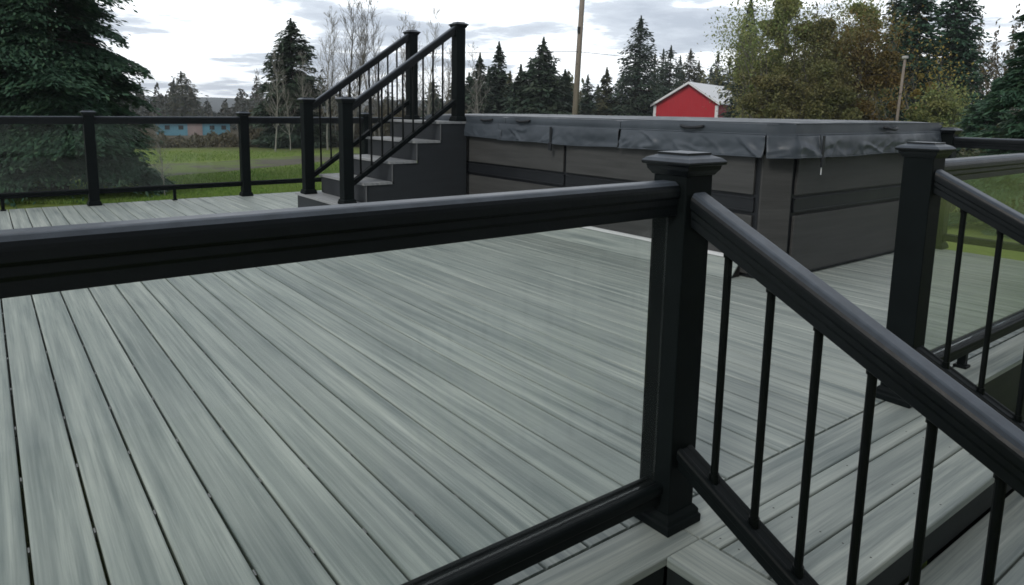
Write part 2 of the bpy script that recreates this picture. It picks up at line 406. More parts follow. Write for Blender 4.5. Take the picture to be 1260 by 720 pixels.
def glass_section(P, Q, label, z=0., feet=None, dzt=0., dzb=0.):
    """level section between the posts at P and Q"""
    P = np.array(P, float); Q = np.array(Q, float); d = nrm(Q-P); A = P+d*.0525; B = Q-d*.0525
    mid = (P+Q)/2
    t = empty('glass_railing', (mid[0], mid[1], z), label=label, cat='railing', group='level glass railing sections')
    zt = z+.93+dzt; zb = z+.128+dzb
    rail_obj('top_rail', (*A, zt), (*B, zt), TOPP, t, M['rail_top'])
    rail_obj('bottom_rail', (*A, zb), (*B, zb), BOTP, t, M['rail'])
    mb = MB(); s = np.array([-d[1], d[0]])*.003
    a, b = A+d*.001, B-d*.001
    pts = [(*(a-s), zb-.003), (*(b-s), zb-.003), (*(b+s), zb-.003), (*(a+s), zb-.003)]
    pts += [(p[0], p[1], zt-.08) for p in pts]
    mb.poly(pts, [(0, 3, 2, 1), (4, 5, 6, 7), (0, 1, 5, 4), (1, 2, 6, 5), (2, 3, 7, 6), (3, 0, 4, 7)])
    child_mb(mb, 'glass_pane', M['glass'], t)
    for f in (feet if feet is not None else [.5]):
        c = P+(Q-P)*f; foot(c[0], c[1], z, zb-.05, t)
    return t
def stair_rail(A, B, zA, zB, ztop, zbot, label, sp, first, n, name='stair_railing'):
    """A,B post centres (xy); ztop/zbot give top and bottom rail heights above a line zA-zB"""
    A = np.array(A, float); B = np.array(B, float); L = np.linalg.norm(B-A); d = (B-A)/L; s = (zB-zA)/L
    def at(q, h): return (*(A+d*q), zA+s*q+h)
    t = empty(name, (*((A+B)/2), zA+s*L/2), label=label, cat='railing', group='sloping baluster railings')
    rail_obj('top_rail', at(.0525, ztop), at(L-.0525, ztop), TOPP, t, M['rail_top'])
    rail_obj('bottom_rail', at(.0525, zbot), at(L-.0525, zbot), BOTP, t, M['rail'])
    for k in range(n):
        q = first+sp*k; x, y, z = at(q, 0)
        mb = MB(); mb.tube([(x, y, z+zbot-.004), (x, y, z+ztop-.084)], .0095, 12)
        mb.tube([(x, y, z+zbot-.008), (x, y, z+zbot+.016)], .0125, 12); mb.tube([(x, y, z+ztop-.100), (x, y, z+ztop-.083)], .0125, 12)
        child_mb(mb, 'baluster', M['alu'], t, smooth=False)
    return t
XA, XB, YF = 1.43, 2.82, 1.117
post(XA, YF, 0, 1.0, 'nearest dark post with raised square cap, joining the close glass rail and sloping rail')
post(XB, YF, 0, 1.0, 'dark post right of centre on the far side of the plank steps')
post(-.45, YF, 0, 1.0, 'dark front rail post at the near left, just outside the picture')
glass_section((-.45, YF), (XA, YF), 'closest glass railing, its broad dark top rail crossing the whole left half', feet=[.5])
glass_section((-2.3, YF), (-.45, YF), 'front glass railing section beyond the left frame edge')
post(-2.3, YF, 0, 1.0, 'second front rail post beyond the left frame edge')
SL = .51
BY = -.40
for x, lab, lab2 in ((XA, 'near sloping handrail with black balusters running down to the lower right corner', 'post at the foot of the near sloping handrail'),
                     (XB, 'far sloping handrail with black balusters at the right edge, across the steps', 'post at the foot of the far sloping handrail')):
    L = YF-BY
    stair_rail((x, YF), (x, BY), 0+SL*-.052+.0265, -SL*L, .93, .257, lab, .117, .147, 11)
    post(x, BY, -.7, .28, lab2)
# rails to the right of the steps, and the far right side
post(4.45, YF, 0, 1.0, 'post of the right front rail, outside the right frame edge')
glass_section((XB, YF), (4.45, YF), 'level glass railing right of the steps with a pale lit top rail', feet=[.37])
post(6.39, YF, 0, 1.0, 'corner post of the deck beyond the right edge of the photo')
glass_section((4.45, YF), (6.39, YF), 'glass railing section ending at the right deck corner')
post(6.39, 2.37, 0, 1.0, 'far dark post standing against the right end of the covered spa')
glass_section((6.39, 2.37), (6.39, YF), 'far right glass railing leaving the spa, in front of dark bushes', feet=[.75], dzt=-.005)
# far side
ZF = .045
fx = [-5.7, -4.03, -2.37, -.72, .94, 2.60, 4.25, 6.39]
labs = {.94: 'far deck post standing before the big dark spruce', 2.60: 'far deck post between the spruce and the spa stairs', -.72: 'far deck post just past the left frame edge'}
for i, x in enumerate(fx):
    post(x, 8.65, 0, 1.04, labs.get(x, 'far side post at %s' % ['the extreme left corner', 'the third bay left', 'the second bay left', '', '', '', 'the back of the stairs', 'the back right corner'][i]))
secl = ['leftmost far glass section', 'second far glass section from the left', 'third far glass section from the left', 'far glass railing before the spruce at the left picture edge', 'far glass railing looking onto the lawn and the blue shed', 'far glass railing passing behind the foot of the spa stairs', 'far glass railing hidden behind the spa']
for i in range(len(fx)-1):
    glass_section((fx[i], 8.65), (fx[i+1], 8.65), secl[i], dzt=ZF, dzb=.055)

# unseen house, added to shade the near railing and reflect in the glass
def house():
    t = empty('house', (-1.5, -1.9, -.7), label='unseen pale house wall with a low eave, added to shade the near railing', cat='house')
    mb = MB(); mb.box(-8, 8, -6, 0, 0, 3.5); mb.build('wall', M['siding'], t)
    mb = MB()
    for i in range(52): mb.box(-7.9+i*.305, -7.87+i*.305, .001, .022, .05, 3.46)
    mb.build('battens', M['siding'], t)
    mb = MB(); P = [(-8.5, 1.0, 3.35), (8.5, 1.0, 3.35), (8.5, -3, 5.2), (-8.5, -3, 5.2), (8.5, -6.7, 3.45), (-8.5, -6.7, 3.45)]; P += [(x, y, z+.16) for x, y, z in P]
    mb.poly(P, [(0, 1, 2, 3), (3, 2, 4, 5), (6, 9, 8, 7), (9, 11, 10, 8), (0, 6, 7, 1), (1, 7, 8, 2), (2, 8, 10, 4), (4, 10, 11, 5), (5, 11, 9, 3), (3, 9, 6, 0)]); mb.build('roof', M['grey_roof'], t)
    d = MB(); d.box(1.0, 2.0, .025, .05, .05, 2.2); o = d.build('door', M['white'], t); h = MB(); h.tube([(1.1, .05, 1.1), (1.1, .11, 1.1), (1.22, .11, 1.1)], .012, 8); h.build('handle', M['clip'], o)
house()

# ------------------------------------------------------------------ spa stairs
SY0, SY1 = 5.93, 6.99
ss = empty('spa_stairs', (3.4, 6.45, 0), label='charcoal flight of steps with grey treads climbing to the spa rim', cat='stairs')
nos = [2.655, 2.88, 3.16, 3.435, 3.71]; hz = [.20, .395, .59, .785, .975]; XE = 4.055
SYW = 7.12
for i in range(5):
    x0, z = nos[i], hz[i]; x1 = nos[i+1]+.02 if i < 4 else XE
    y0, y1 = (SY0-.03, SYW) if i == 0 else (SY0-.012, SY1+.012)
    w = (x1-x0)/2-.002
    mb = MB()
    for q in (0, 1):
        cx = x0+w*(.5)+q*(w+.004)+w*0.0
        mb.prism((cx, y0, z), (cx, y1, z), bprof(w), (1, 0, 0), roff=ro())
    child_mb(mb, 'tread', M['tread'], ss)
    mb = MB(); zb = 0 if i == 0 else hz[i-1]
    mb.box(x0+.022, x0+.040, y0+.012, y1-.012, zb+.001, z-.025)
    child_mb(mb, 'riser', M['stair_side'], ss)
    if i:
        mb = MB(); mb.box(x0+.020, x0+.030, y0+.003, y0+.011, zb+.001, z-.026); child_mb(mb, 'riser_trim', M['riser_end'], ss)
for ya, yb in ((SY0, SY0+.02), (SY1-.02, SY1)):
    mb = MB(); P = [(nos[1]+.042, 0)]
    for i in range(1, 5):
        P += [(nos[i]+.042, hz[i]-.026)]
        if i < 4: P += [(nos[i+1]+.042, hz[i]-.026)]
    P += [(XE, hz[4]-.026), (XE, 0)]
    n = len(P); pts = [(a, ya, b) for a, b in P]+[(a, yb, b) for a, b in P]
    mb.poly(pts, [tuple(range(n)), tuple(range(n, 2*n))[::-1]]+[(k, (k+1) % n, n+(k+1) % n, n+k) for k in range(n)])
    child_mb(mb, 'side_panel', M['stair_side'], ss)
for ya, yb in ((SY0-.018, SY0-.002), (SYW-.03, SYW-.014)):
    mb = MB(); mb.box(nos[0]+.042, nos[1]+.04, ya, yb, .001, .175); child_mb(mb, 'platform_side', M['stair_side'], ss)
NL, NT = (2.735, 5.985), (3.985, 5.985); FL, FT = (2.735, 6.935), (3.985, 6.935)
post(*NL, .2, 1.20, 'front lower post of the spa stairs, leftmost of its two front posts')
post(*FL, .2, 1.20, 'rear lower post of the spa stairs')
post(*NT, .975, 1.965, 'tallest right post at the top front of the spa stairs')
post(*FT, .975, 1.965, 'rear upper post at the top of the spa stairs')
for A, B, lab in ((NL, NT, 'front sloping railing of the spa stairs'), (FL, FT, 'rear sloping railing of the spa stairs')):
    stair_rail(A, B, 0, .765+.085, 1.115, .385, lab, .1145, .145, 9)

# ------------------------------------------------------------------ spa
SX0, SX1, SYA, SYB = 4.08, 6.31, 2.45, 6.70
spa = empty('swim_spa', (5.2, 4.6, 0), label='long grey brown panelled spa tub sunk behind the railings, under its charcoal cover', cat='hot tub')
def hull(off, z0, z1, mb):
    c = .16
    P = [(SX0-off, SYA+.13-off*.4), (SX0+.19-off*.4, SYA-off), (SX1-.15, SYA-off), (SX1+off, SYA+.15), (SX1+off, SYB+off), (SX0-off, SYB+off)]
    n = len(P); mb.poly([(x, y, z0) for x, y in P]+[(x, y, z1) for x, y in P], [tuple(range(n))[::-1], tuple(range(n, 2*n))]+[(k, (k+1) % n, n+(k+1) % n, n+k) for k in range(n)])
mb = MB(); hull(-.02, .004, .90, mb); child_mb(mb, 'cabinet', M['spa_dark'], spa, bevel=.004)
def spa_face(a0, a1, side):
    """panels between a0 and a1 along the face"""
    def bx(mb, p, q, d0, d1, z0, z1):
        if side == 'long': mb.box(SX0-d1, SX0-d0, p, q, z0, z1)
        else: mb.box(p, q, SYA-d1, SYA-d0, z0, z1)
    mb = MB(); bx(mb, a0+.018, a1-.018, -.018, .003, .565, .835); child_mb(mb, 'upper_panel', M['panel'], spa, bevel=.004)
    mb = MB(); bx(mb, a0+.018, a1-.018, -.018, .003, .03, .425); child_mb(mb, 'lower_panel', M['panel'], spa, bevel=.004)
    mb = MB(); bx(mb, a0+.014, a1-.014, -.017, -.006, .445, .545); bx(mb, a0+.014, a1-.014, -.017, .0, .448, .458); bx(mb, a0+.014, a1-.014, -.017, .0, .532, .542)
    child_mb(mb, 'accent_band', M['spa_dark'], spa, bevel=.002)
for a, b in ((SYA+.15, 4.45), (4.45, 5.93), (5.93, 6.70)): spa_face(a, b, 'long')
for a, b in ((SX0+.21, 6.16),): spa_face(a, b, 'short')
# chamfered corner panel
def corner(x0, y0, x1, y1):
    mb = MB(); d = nrm(np.array([x1-x0, y1-y0])); nn = np.array([d[1], -d[0]])
    for (z0, z1) in ((.03, .835),):
        a = np.array([x0, y0])+d*.012; b = np.array([x1, y1])-d*.012; o_ = nn*.004; i_ = -nn*.017
        P = [a+i_, b+i_, b+o_, a+o_]
        mb.poly([(*p, z0) for p in P]+[(*p, z1) for p in P], [(0, 3, 2, 1), (4, 5, 6, 7), (0, 1, 5, 4), (1, 2, 6, 5), (2, 3, 7, 6), (3, 0, 4, 7)])
    child_mb(mb, 'corner_panel', M['panel'], spa, bevel=.006)
corner(SX0, SYA+.13, SX0+.19, SYA)
corner(SX1-.15, SYA, SX1, SYA+.15)
# cover
cv = empty('spa_cover', (5.2, 4.6, .96), label='charcoal vinyl folding cover with handles and a hanging skirt, lying on the spa', cat='cover')
cuts = [2.405, 3.78, 5.25, 6.745]; CX0, CX1 = 4.045, 6.345
def cushion(y0, y1, ni=22, nj=36):
    mb = MB(); P = []; prof = []
    # cross-section loop in (x,z): up the front side, over the dome, down the back
    for i in range(ni+1):
        y = y0+.004+(y1-y0-.008)*i/ni; ey = min(i, ni-i)/ni*(y1-y0)
        for j in range(nj+1):
            t = j/nj
            if t < .12: x = CX0; z = .962+.074*t/.12
            elif t > .88: x = CX1; z = .962+.074*(1-t)/.12
            else:
                q = (t-.12)/.76; x = CX0+(CX1-CX0)*q; z = 1.036+.016*math.sin(math.pi*q)**.6
            e = math.exp(-ey/.03)
            if z > 1.0: z -= .010*e+.004*(1+math.sin(x*5+y*3))*.3
            if t < .12: x -= .006*math.sin(math.pi*t/.12)
            c = .0
            # rounded front left corner at the near end
            if y0 == cuts[0]:
                dy = y-y0
                if dy < .13:
                    lim = (.13-dy)*1.0
                    x = max(x, CX0+lim)
            P.append((x, y, z))
    n = nj+1
    F_ = [(i*n+j, i*n+j+1, (i+1)*n+j+1, (i+1)*n+j) for i in range(ni) for j in range(nj)]
    F_ += [tuple(range(n))[::-1], tuple(range(ni*n, ni*n+n))]+[(i*n, (i+1)*n, (i+1)*n+nj, i*n+nj) for i in range(ni)]
    mb.poly(P, F_); o = child_mb(mb, 'cushion', M['vinyl'], cv, smooth=True)
    return o
for a, b in zip(cuts[:-1], cuts[1:]):
    c = cushion(a, b)
    c.data.polygons.foreach_set('use_smooth', [len(p.vertices) == 4 for p in c.data.polygons])
    b_ = c.modifiers.new('es', 'EDGE_SPLIT'); b_.split_angle = R_(40)
def skirt(path, name, seed, amp=.012, drop=.145, sag=0.0):
    """cloth strip hanging from the cushion foot; path is a list of xy with outward normal"""
    rng = random.Random(seed); ph = [rng.uniform(0, 6) for _ in range(6)]
    mb = MB(); nj = 14; P = []; L = 0
    for i, (x, y, nx, ny) in enumerate(path):
        if i: L += math.hypot(x-path[i-1][0], y-path[i-1][1])
        for j in range(nj+1):
            t = j/nj
            # folds fan out from the top hem
            nz = lambda a, b, c: mnoise.noise(Vector((a+ph[c]*7, b+c*3.1, ph[c]*5)))
            w = 1.5*nz(L*2.6+t*.5, t*.9, 0)*t+1.3*max(0, 1-abs(nz(L*3.4-t*.8, t*.8, 1))*6)*(.5+nz(L*1.3, 0, 3))+.9*max(0, 1-abs(nz(L*5+t*1.6, t, 2))*7)*(.4+nz(L*1.9, 0, 4))*t+.25*nz(L*16, t*3, 5)
            off = .005+.016*t**.6+amp*w*min(1, .15+t*1.3)*(1.0-.35*t*t)
            if j == 0: off = .004
            z = .962-drop*t-(sag*math.sin(math.pi*i/(len(path)-1)))*t+.004*math.sin(L*6+ph[4])*t
            P.append((x+nx*off, y+ny*off, z))
    n = nj+1
    mb.poly(P, [(i*n+j, i*n+j+1, (i+1)*n+j+1, (i+1)*n+j) for i in range(len(path)-1) for j in range(nj)])
    o = child_mb(mb, name, M['vinyl'], cv, smooth=True)
    s = o.modifiers.new('sol', 'SOLIDIFY'); s.thickness = .004
    mh = MB(); mh.tube([(P[i*n+nj][0], P[i*n+nj][1], P[i*n+nj][2]) for i in range(len(path))], .0045, 6)
    l = cv.location; mh.v = [(x-l[0], y-l[1], z-l[2]) for x, y, z in mh.v]
    h = mh.build('hem', M['vinyl'], o, smooth=True); return o
def line(x0, y0, x1, y1, nx, ny, step=.012):
    n = max(3, int(math.hypot(x1-x0, y1-y0)/step)); return [(x0+(x1-x0)*i/n, y0+(y1-y0)*i/n, nx, ny) for i in range(n+1)]
skirt(line(CX0, 6.74, CX0, 5.30, -1, 0), 'skirt', 1, .009, .135)
skirt(line(CX0-.004, 5.36, CX0-.004, 3.79, -1, 0), 'skirt', 5, .030, .145, .006)
skirt(line(CX0, 3.77, CX0, 2.53, -1, 0), 'skirt', 9, .034, .147, -.004)
skirt(line(CX0-.0, 2.53, CX0+.13, 2.405, -.7, -.72)+line(CX0+.14, 2.403, 4.44, 2.403, 0, -1), 'skirt', 12, .024, .147)
skirt(line(4.45, 2.403, 6.30, 2.403, 0, -1), 'skirt', 16, .02, .146)
# piping between cushion and skirt and round the top edge
mb = MB(); mb.tube([(CX0-.002, 6.74, .963), (CX0-.002, 2.53, .963), (CX0+.132, 2.402, .963), (CX1, 2.402, .963)], .006, 6); child_mb(mb, 'piping', M['vinyl'], cv)
mb = MB(); mb.tube([(CX0, 6.74, 1.035), (CX0, 2.53, 1.035), (CX0+.13, 2.408, 1.033), (CX1, 2.408, 1.033)], .004, 6); child_mb(mb, 'piping', M['vinyl'], cv)
def handle(x, y, nx, ny):
    d = (-ny, nx); mb = MB(); pr = []
    for i in range(13):
        t = i/12; a = (t-.5)*.20; o_ = .004+.030*math.sin(math.pi*t)**.7
        pr.append((x+d[0]*a+nx*o_, y+d[1]*a+ny*o_, 1.003-.012*math.sin(math.pi*t)))
    for z0 in (0,):
        mb.tube(pr, [.009]+[.012]*11+[.009], 6)
    mb.box(x-.012-abs(d[0])*.10, x+.012+abs(d[0])*.10, y-.012-abs(d[1])*.10, y+.012+abs(d[1])*.10, .985, 1.02) if False else None
    child_mb(mb, 'handle', M['spa_dark'], cv, smooth=True)
for y in (5.55, 4.98, 3.10): handle(CX0-.004, y, -1, 0)
handle(5.42, 2.402, 0, -1)
def strap(x, y, nx, ny, zend, tail=None):
    mb = MB(); d = (abs(ny), abs(nx)); w = .014
    mb.box(x+nx*.032-d[0]*w-abs(nx)*.002, x+nx*.032+d[0]*w+abs(nx)*.002, y+ny*.032-d[1]*w-abs(ny)*.002, y+ny*.032+d[1]*w+abs(ny)*.002, zend, .955)
    o = child_mb(mb, 'strap', M['spa_dark'], cv)
    mb = MB(); w = .019
    mb.box(x+nx*.036-d[0]*w-abs(nx)*.008, x+nx*.036+d[0]*w+abs(nx)*.008, y+ny*.036-d[1]*w-abs(ny)*.008, y+ny*.036+d[1]*w+abs(ny)*.008, zend-.035, zend+.035)
    l = cv.location; mb.v = [(a-l[0], b-l[1], c-l[2]) for a, b, c in mb.v]; mb.build('buckle', M['spa_dark'], o, bevel=.004)
    if tail:
        mb = MB(); mb.box(x+nx*.03-.004, x+nx*.03+.004, y+ny*.03-.002, y+ny*.03+.002, tail, zend-.036); mb.v = [(a-l[0], b-l[1], c-l[2]) for a, b, c in mb.v]; mb.build('tag', M['white'], o)
strap(CX0, 4.57, -1, 0, .785); strap(4.45, 2.402, 0, -1, .785, .70)
# sloping kick board at the foot of the spa
def kick():
    mb = MB(); x0, x1, h = 3.955, 4.072, .118; y0, y1 = 2.665, 4.75
    P = [(x0, 0.001), (x0+.012, .001), (x1, h-.004), (x1, h), (x1-.012, h)]
    Q = [(x, y0, z) for x, z in P]+[(x, y1, z) for x, z in P]; n = 5
    uv = [(0, z*1.3) for x, z in P]+[(2.03, z*1.3) for x, z in P]
    mb.poly(Q, [tuple(range(n)), tuple(range(n, 2*n))[::-1]]+[(k, (k+1) % n, n+(k+1) % n, n+k) for k in range(n)], uv)
    e = empty('kick_board', (4.0, 3.7, 0), label='pale sloping board leaning along the foot of the spa', cat='board')
    child_mb(mb, 'board', M['deck'], e)
    mb = MB(); mb.box(x1-.022, x1+.002, y0, y1, h+.001, h+.022); child_mb(mb, 'top_edge', M['white'], e)
    for y in (y0+.01, 3.7, y1-.03):
        mb = MB(); Q = [(x0+.03, y, .002), (x1, y, .002), (x1, y, h-.02)]; Q += [(a, y+.02, c) for a, b, c in Q]
        mb.poly(Q, [(0, 1, 2), (5, 4, 3), (0, 3, 4, 1), (1, 4, 5, 2), (2, 5, 3, 0)]); child_mb(mb, 'bracket', M['under'], e)
kick()

# ------------------------------------------------------------------ trees
def rv(n): v = RNG.normal(size=(n, 3)); return v/np.linalg.norm(v, axis=1)[:, None]
def quads(c, along, size, wid, up=None):
    """leaf quads: centre c (n,3), axis along (n,3 unit), length size (n,), width wid (n,)"""
    s = np.cross(along, rv(len(c))*.6+np.array([0, 0, 1.0])); s /= np.linalg.norm(s, axis=1)[:, None]+1e-9
    a = c-along*size[:, None]*.5; b = c+along*size[:, None]*.5; w = s*wid[:, None]*.5
    mid = c+along*size[:, None]*.05
    return np.stack([a, mid-w, b, mid+w], axis=1)
def trunk_mb(pts, rads, n=8):
    mb = MB(); mb.tube(pts, rads, n); return mb
def conifer_geo(H, R, n, leaf, z0=.06, power=.85, droop=.25, nbm=42, wid=.32, seed=0):
    rng = np.random.default_rng(seed)
    nb = max(60, int(H*nbm)); out_c = []; out_d = []; out_s = []
    zs = z0+(1-z0)*np.sort(rng.random(nb))**1.15
    L = R*np.clip((1-zs), .015, 1)**power*rng.uniform(.5, 1.16, nb)
    # lumpy outline
    az = rng.random(nb)*2*math.pi
    L *= 1+.16*np.sin(az*3+zs*19)+.08*np.sin(az*5-zs*41)
    wgt = L*(.35+L/ max(R, .1)); wgt /= wgt.sum()
    cnt = rng.multinomial(n, wgt)
    for z, l, a, k in zip(zs, L, az, cnt):
        if k == 0: continue
        t = rng.random(k)**.62
        lift = (.25*(z-.3)) 
        dz = l*(lift*t-droop*t*t)
        sp = l*.36*(1-.25*t)*rng.normal(size=k)*t**.5*.75
        x = math.cos(a)*l*t-math.sin(a)*sp; y = math.sin(a)*l*t+math.cos(a)*sp
        zz = z*H+dz-np.abs(sp)*.25-rng.random(k)**2*leaf*.9
        out_c.append(np.stack([x, y, zz], 1))
        d = np.stack([math.cos(a)-math.sin(a)*np.sign(sp)*.9+rng.normal(size=k)*.35, math.sin(a)+math.cos(a)*np.sign(sp)*.9+rng.normal(size=k)*.35, lift-.45*t-.15+rng.normal(size=k)*.28], 1)
        out_d.append(d/np.linalg.norm(d, axis=1)[:, None]); out_s.append(leaf*rng.uniform(.6, 1.3, k))
    c = np.concatenate(out_c); d = np.concatenate(out_d); s = np.concatenate(out_s)
    # leader
    k = max(20, n//60); t = rng.random(k); c2 = np.stack([rng.normal(size=k)*.012*H*(1-t), rng.normal(size=k)*.012*H*(1-t), H*(.9+.11*t)], 1)
    d2 = rv(k)*.5+np.array([0, 0, 1.]); d2 /= np.linalg.norm(d2, axis=1)[:, None]
    c = np.concatenate([c, c2]); d = np.concatenate([d, d2]); s = np.concatenate([s, np.full(k, leaf*.8)])
    return quads(c, d, s, s*wid), list(zip(zs, L, az))
def conifer(u, d, vtop, rpx, n, leaf, label, mat='fir_far', seed=0, cat='tree', group=None, zbase=None, name='conifer_tree', **k):
    x, y = xyat(u, d); z = gz(x, y) if zbase is None else zbase
    H = zat(u, vtop, d)-z; R = rpx*pxm(u, d)
    t = empty(name, (x, y, z), label=label, cat=cat, group=group)
    V, br = conifer_geo(H, R, n, leaf, seed=seed, **k)
    fast_quads('crown', V, M[mat], t)
    mb = MB(); r = .012*H+.05
    mb.tube([(0, 0, 0), (.02, .01, H*.3), (0, 0, H*.7), (0, 0, H*.97)], [r*1.2, r*.9, r*.45, .01], 8)
    for z_, l, a in br[::3]:
        mb.tube([(0, 0, z_*H), (math.cos(a)*l*.4, math.sin(a)*l*.4, z_*H-.03*l), (math.cos(a)*l*.7, math.sin(a)*l*.7, z_*H+l*(.25*(z_-.3)*.7-.35*.49))], [.02*l+.004, .012*l+.003, .003], 4, cap=False)
    mb.build('trunk', M['bark'], t, smooth=True, fix=False)
    return t
conifer(66, 16.2, -210, 134, 230000, .135, 'huge dark spruce filling the upper left corner behind the deck fence', 'spruce', 11, power=.46, z0=.12, droop=.33, wid=.34, nbm=46)
conifer(-75, 17.5, -160, 150, 50000, .22, 'second dark spruce cut by the left frame edge', 'spruce', 12, power=.62, z0=.05, droop=.32, wid=.28)
conifer(361, 33, 26, 56, 30000, .26, 'lone dark conical fir behind pale birch stems, left of the spa stairs', 'fir_far', 13, power=.58, nbm=60, z0=.05, wid=.34, droop=.12)
conifer(225, 120, 89, 34, 8000, .6, 'hazy pine on the skyline above the blue shed', 'fir_olive', 14, power=.5, nbm=30)
GR = 'conifers on the far side of the spa'
ctab = [(590, 46, 68, 20, 3200, .5, 'fir just right of the tall stair post', 'fir_far'), (613, 48, 54, 20, 3600, .5, 'pointed fir, second to the right of the stair post', 'fir_far'),
        (640, 45, 82, 26, 4200, .5, 'low dense fir left of the twin peaked dark fir', 'fir_far'), (667, 44, 49, 36, 6500, .5, 'broad dark fir left of the utility pole', 'fir_far'),
        (694, 47, 88, 20, 3000, .5, 'dark fir touching the left of the utility pole', 'fir_far'), (722, 60, 94, 14, 1400, .55, 'small fir just right of the utility pole', 'fir_far'),
        (745, 64, 85, 18, 2200, .6, 'light green fir between the utility pole and the tall ragged fir', 'fir_olive'), (784, 64, 22, 38, 8500, .48, 'tall ragged fir midway between the pole and the barn', 'fir_far'),
        (822, 74, 58, 30, 4200, .5, 'fir right of the tall ragged fir', 'fir_far'), (846, 80, 62, 30, 3600, .55, 'olive fir rising behind the red barn gable', 'fir_olive'),
        (880, 84, 66, 24, 2000, .6, 'dark fir behind the barn roof', 'fir_far'), (915, 52, -2, 26, 4200, .5, 'slim fir tip above the green leafy tree', 'fir_far'),
        (1118, 40, -60, 42, 9000, .42, 'tall dark fir rising out of the orange thicket', 'spruce'), (1165, 42, -80, 44, 9000, .42, 'tallest dark fir at the upper right', 'spruce'),
        (1090, 46, -30, 30, 5000, .45, 'left one of the tall dark firs at the upper right', 'fir_far')]
for i, (u, d, vt, rp, n, lf, lab, mt) in enumerate(ctab):
    conifer(u, d, vt, rp*1.2, int(n*2.2), lf*.75, lab, mt, 30+i, group=GR, power=.62, droop=.12, wid=.42, nbm=60)
for i, (u, d, vt) in enumerate([(577, 52, 92), (601, 56, 84), (627, 54, 90), (652, 50, 78), (680, 52, 80), (699, 57, 96), (735, 70, 106), (765, 72, 88), (803, 80, 68), (813, 84, 62), (834, 86, 70), (857, 90, 76), (872, 88, 84), (894, 84, 72), (560, 60, 96), (533, 62, 98)]):
    conifer(u, d, vt, 22, 4200, .42, 'dark fir beyond the spa, %s' % ['right beside the tall stair post', 'between the two pointed firs', 'just left of the low dense fir', 'left shoulder of the broad dark fir', 'right shoulder of the broad dark fir', 'at the foot of the utility pole', 'just right of the utility pole', 'between the utility pole and the tall ragged fir', 'right shoulder of the tall ragged fir', 'second right of the tall ragged fir', 'above the left eave of the barn', 'straight above the barn gable', 'above the right slope of the barn roof', 'at the left edge of the green leafy tree', 'just left of the tall front stair post', 'between the two upper stair posts'][i], ['fir_far', 'fir_olive'][i % 3 == 2], 100+i, group=GR, power=.55, droop=.1, wid=.45, nbm=60)
conifer(1282, 13.5, -20, 124, 90000, .12, 'dark bushy spruce at the right frame edge behind the far right rail', 'spruce', 61, power=.5, z0=.04, droop=.2, wid=.28)
conifer(1216, 24, 118, 60, 12000, .24, 'low round spruce left of the one at the right frame edge', 'spruce', 62, power=.4, z0=.04, droop=.15, wid=.3)

def limbs(mb, p, d, L, r, depth, rng, tips, spread=.55, up=.15, thin=.62, twist=1.0, minr=.004):
    """recursive limb as a bent tapering tube"""
    n = 4; pts = [p]; q = p.copy(); dd = d.copy()
    for i in range(n):
        dd = nrm(dd+rng.normal(size=3)*.11*twist+np.array([0, 0, up*.25])); q = q+dd*L/n; pts.append(q.copy())
    rr = [max(minr, r*(1-.45*i/n)) for i in range(n+1)]
    mb.tube(pts, rr, 5 if depth > 1 else 3, cap=False)
    if depth == 0: tips.append((q, dd)); return
    k = 3 if depth > 1 else 4
    for j in range(k):
        i = rng.integers(1, n+1) if j else n
        a = nrm(dd+rng.normal(size=3)*spread+np.array([0, 0, up]))
        limbs(mb, pts[i], a, L*rng.uniform(.5, .8), rr[i]*thin, depth-1, rng, tips, spread, up, thin, twist, minr)
def broadleaf(u, d, vtop, rpx, n, leaf, label, mat, seed, vbot=150, bark='bark_grey', group='leafy trees right of the barn', clumps=26, name='leafy_tree'):
    x, y = xyat(u, d); z = gz(x, y); H = zat(u, vtop, d)-z; R = rpx*pxm(u, d); rng = np.random.default_rng(seed); n = int(n*3.4); leaf *= .66
    t = empty(name, (x, y, z), label=label, cat='tree', group=group)
    mb = MB(); tips = []
    for s in range(4):
        a = nrm(np.array([rng.normal()*.25, rng.normal()*.25, 1.0])); limbs(mb, np.array([rng.normal()*.15, rng.normal()*.15, 0]), a, H*.42, .10, 3, rng, tips, .42, .35, .55)
    mb.build('trunk', M[bark], t, smooth=True, fix=False)
    cc = []; cr = []
    for i in range(clumps):
        h = rng.uniform(.16, 1.0); env = R*math.sqrt(max(.03, 1-((h-.45)/.6)**2)); a = rng.random()*6.28; q = env*rng.random()**.5*.9
        cc.append((math.cos(a)*q, math.sin(a)*q, h*H*.93)); cr.append(R*rng.uniform(.20, .42))
    cc = np.array(cc); cr = np.array(cr); idx = rng.integers(0, clumps, n); v = rv(n)*(rng.random(n)**.45)[:, None]
    c = cc[idx]+v*cr[idx][:, None]*np.array([1, 1, .8])
    k = n//6; tp = np.array([q for q, _ in tips]); c[:k] = tp[rng.integers(0, len(tp), k)]+rng.normal(size=(k, 3))*.4
    s = leaf*rng.uniform(.45, 1.25, n)
    fast_quads('crown', quads(c, rv(n), s, s*.6), M[mat], t); return t
broadleaf(938, 36, 18, 36, 9000, .20, 'light green leafy tree overhanging the right end of the barn', 'leaf_green', 71)
broadleaf(962, 34, -12, 40, 10000, .20, 'tall yellow green tree left of the orange thicket', 'leaf_green', 72)
broadleaf(1000, 33, 20, 44, 10000, .19, 'brown green bushy tree in the middle of the thicket', 'leaf_brown', 73)
broadleaf(1045, 36, -8, 38, 8500, .20, 'green leafy tree behind the orange one', 'leaf_green', 74)
broadleaf(1072, 32, 34, 40, 10000, .19, 'orange brown bushy tree left of the thin pole', 'leaf_orange', 75)
broadleaf(1015, 31, 78, 60, 11000, .18, 'low brown thicket tree right above the spa cover', 'leaf_brown', 76)
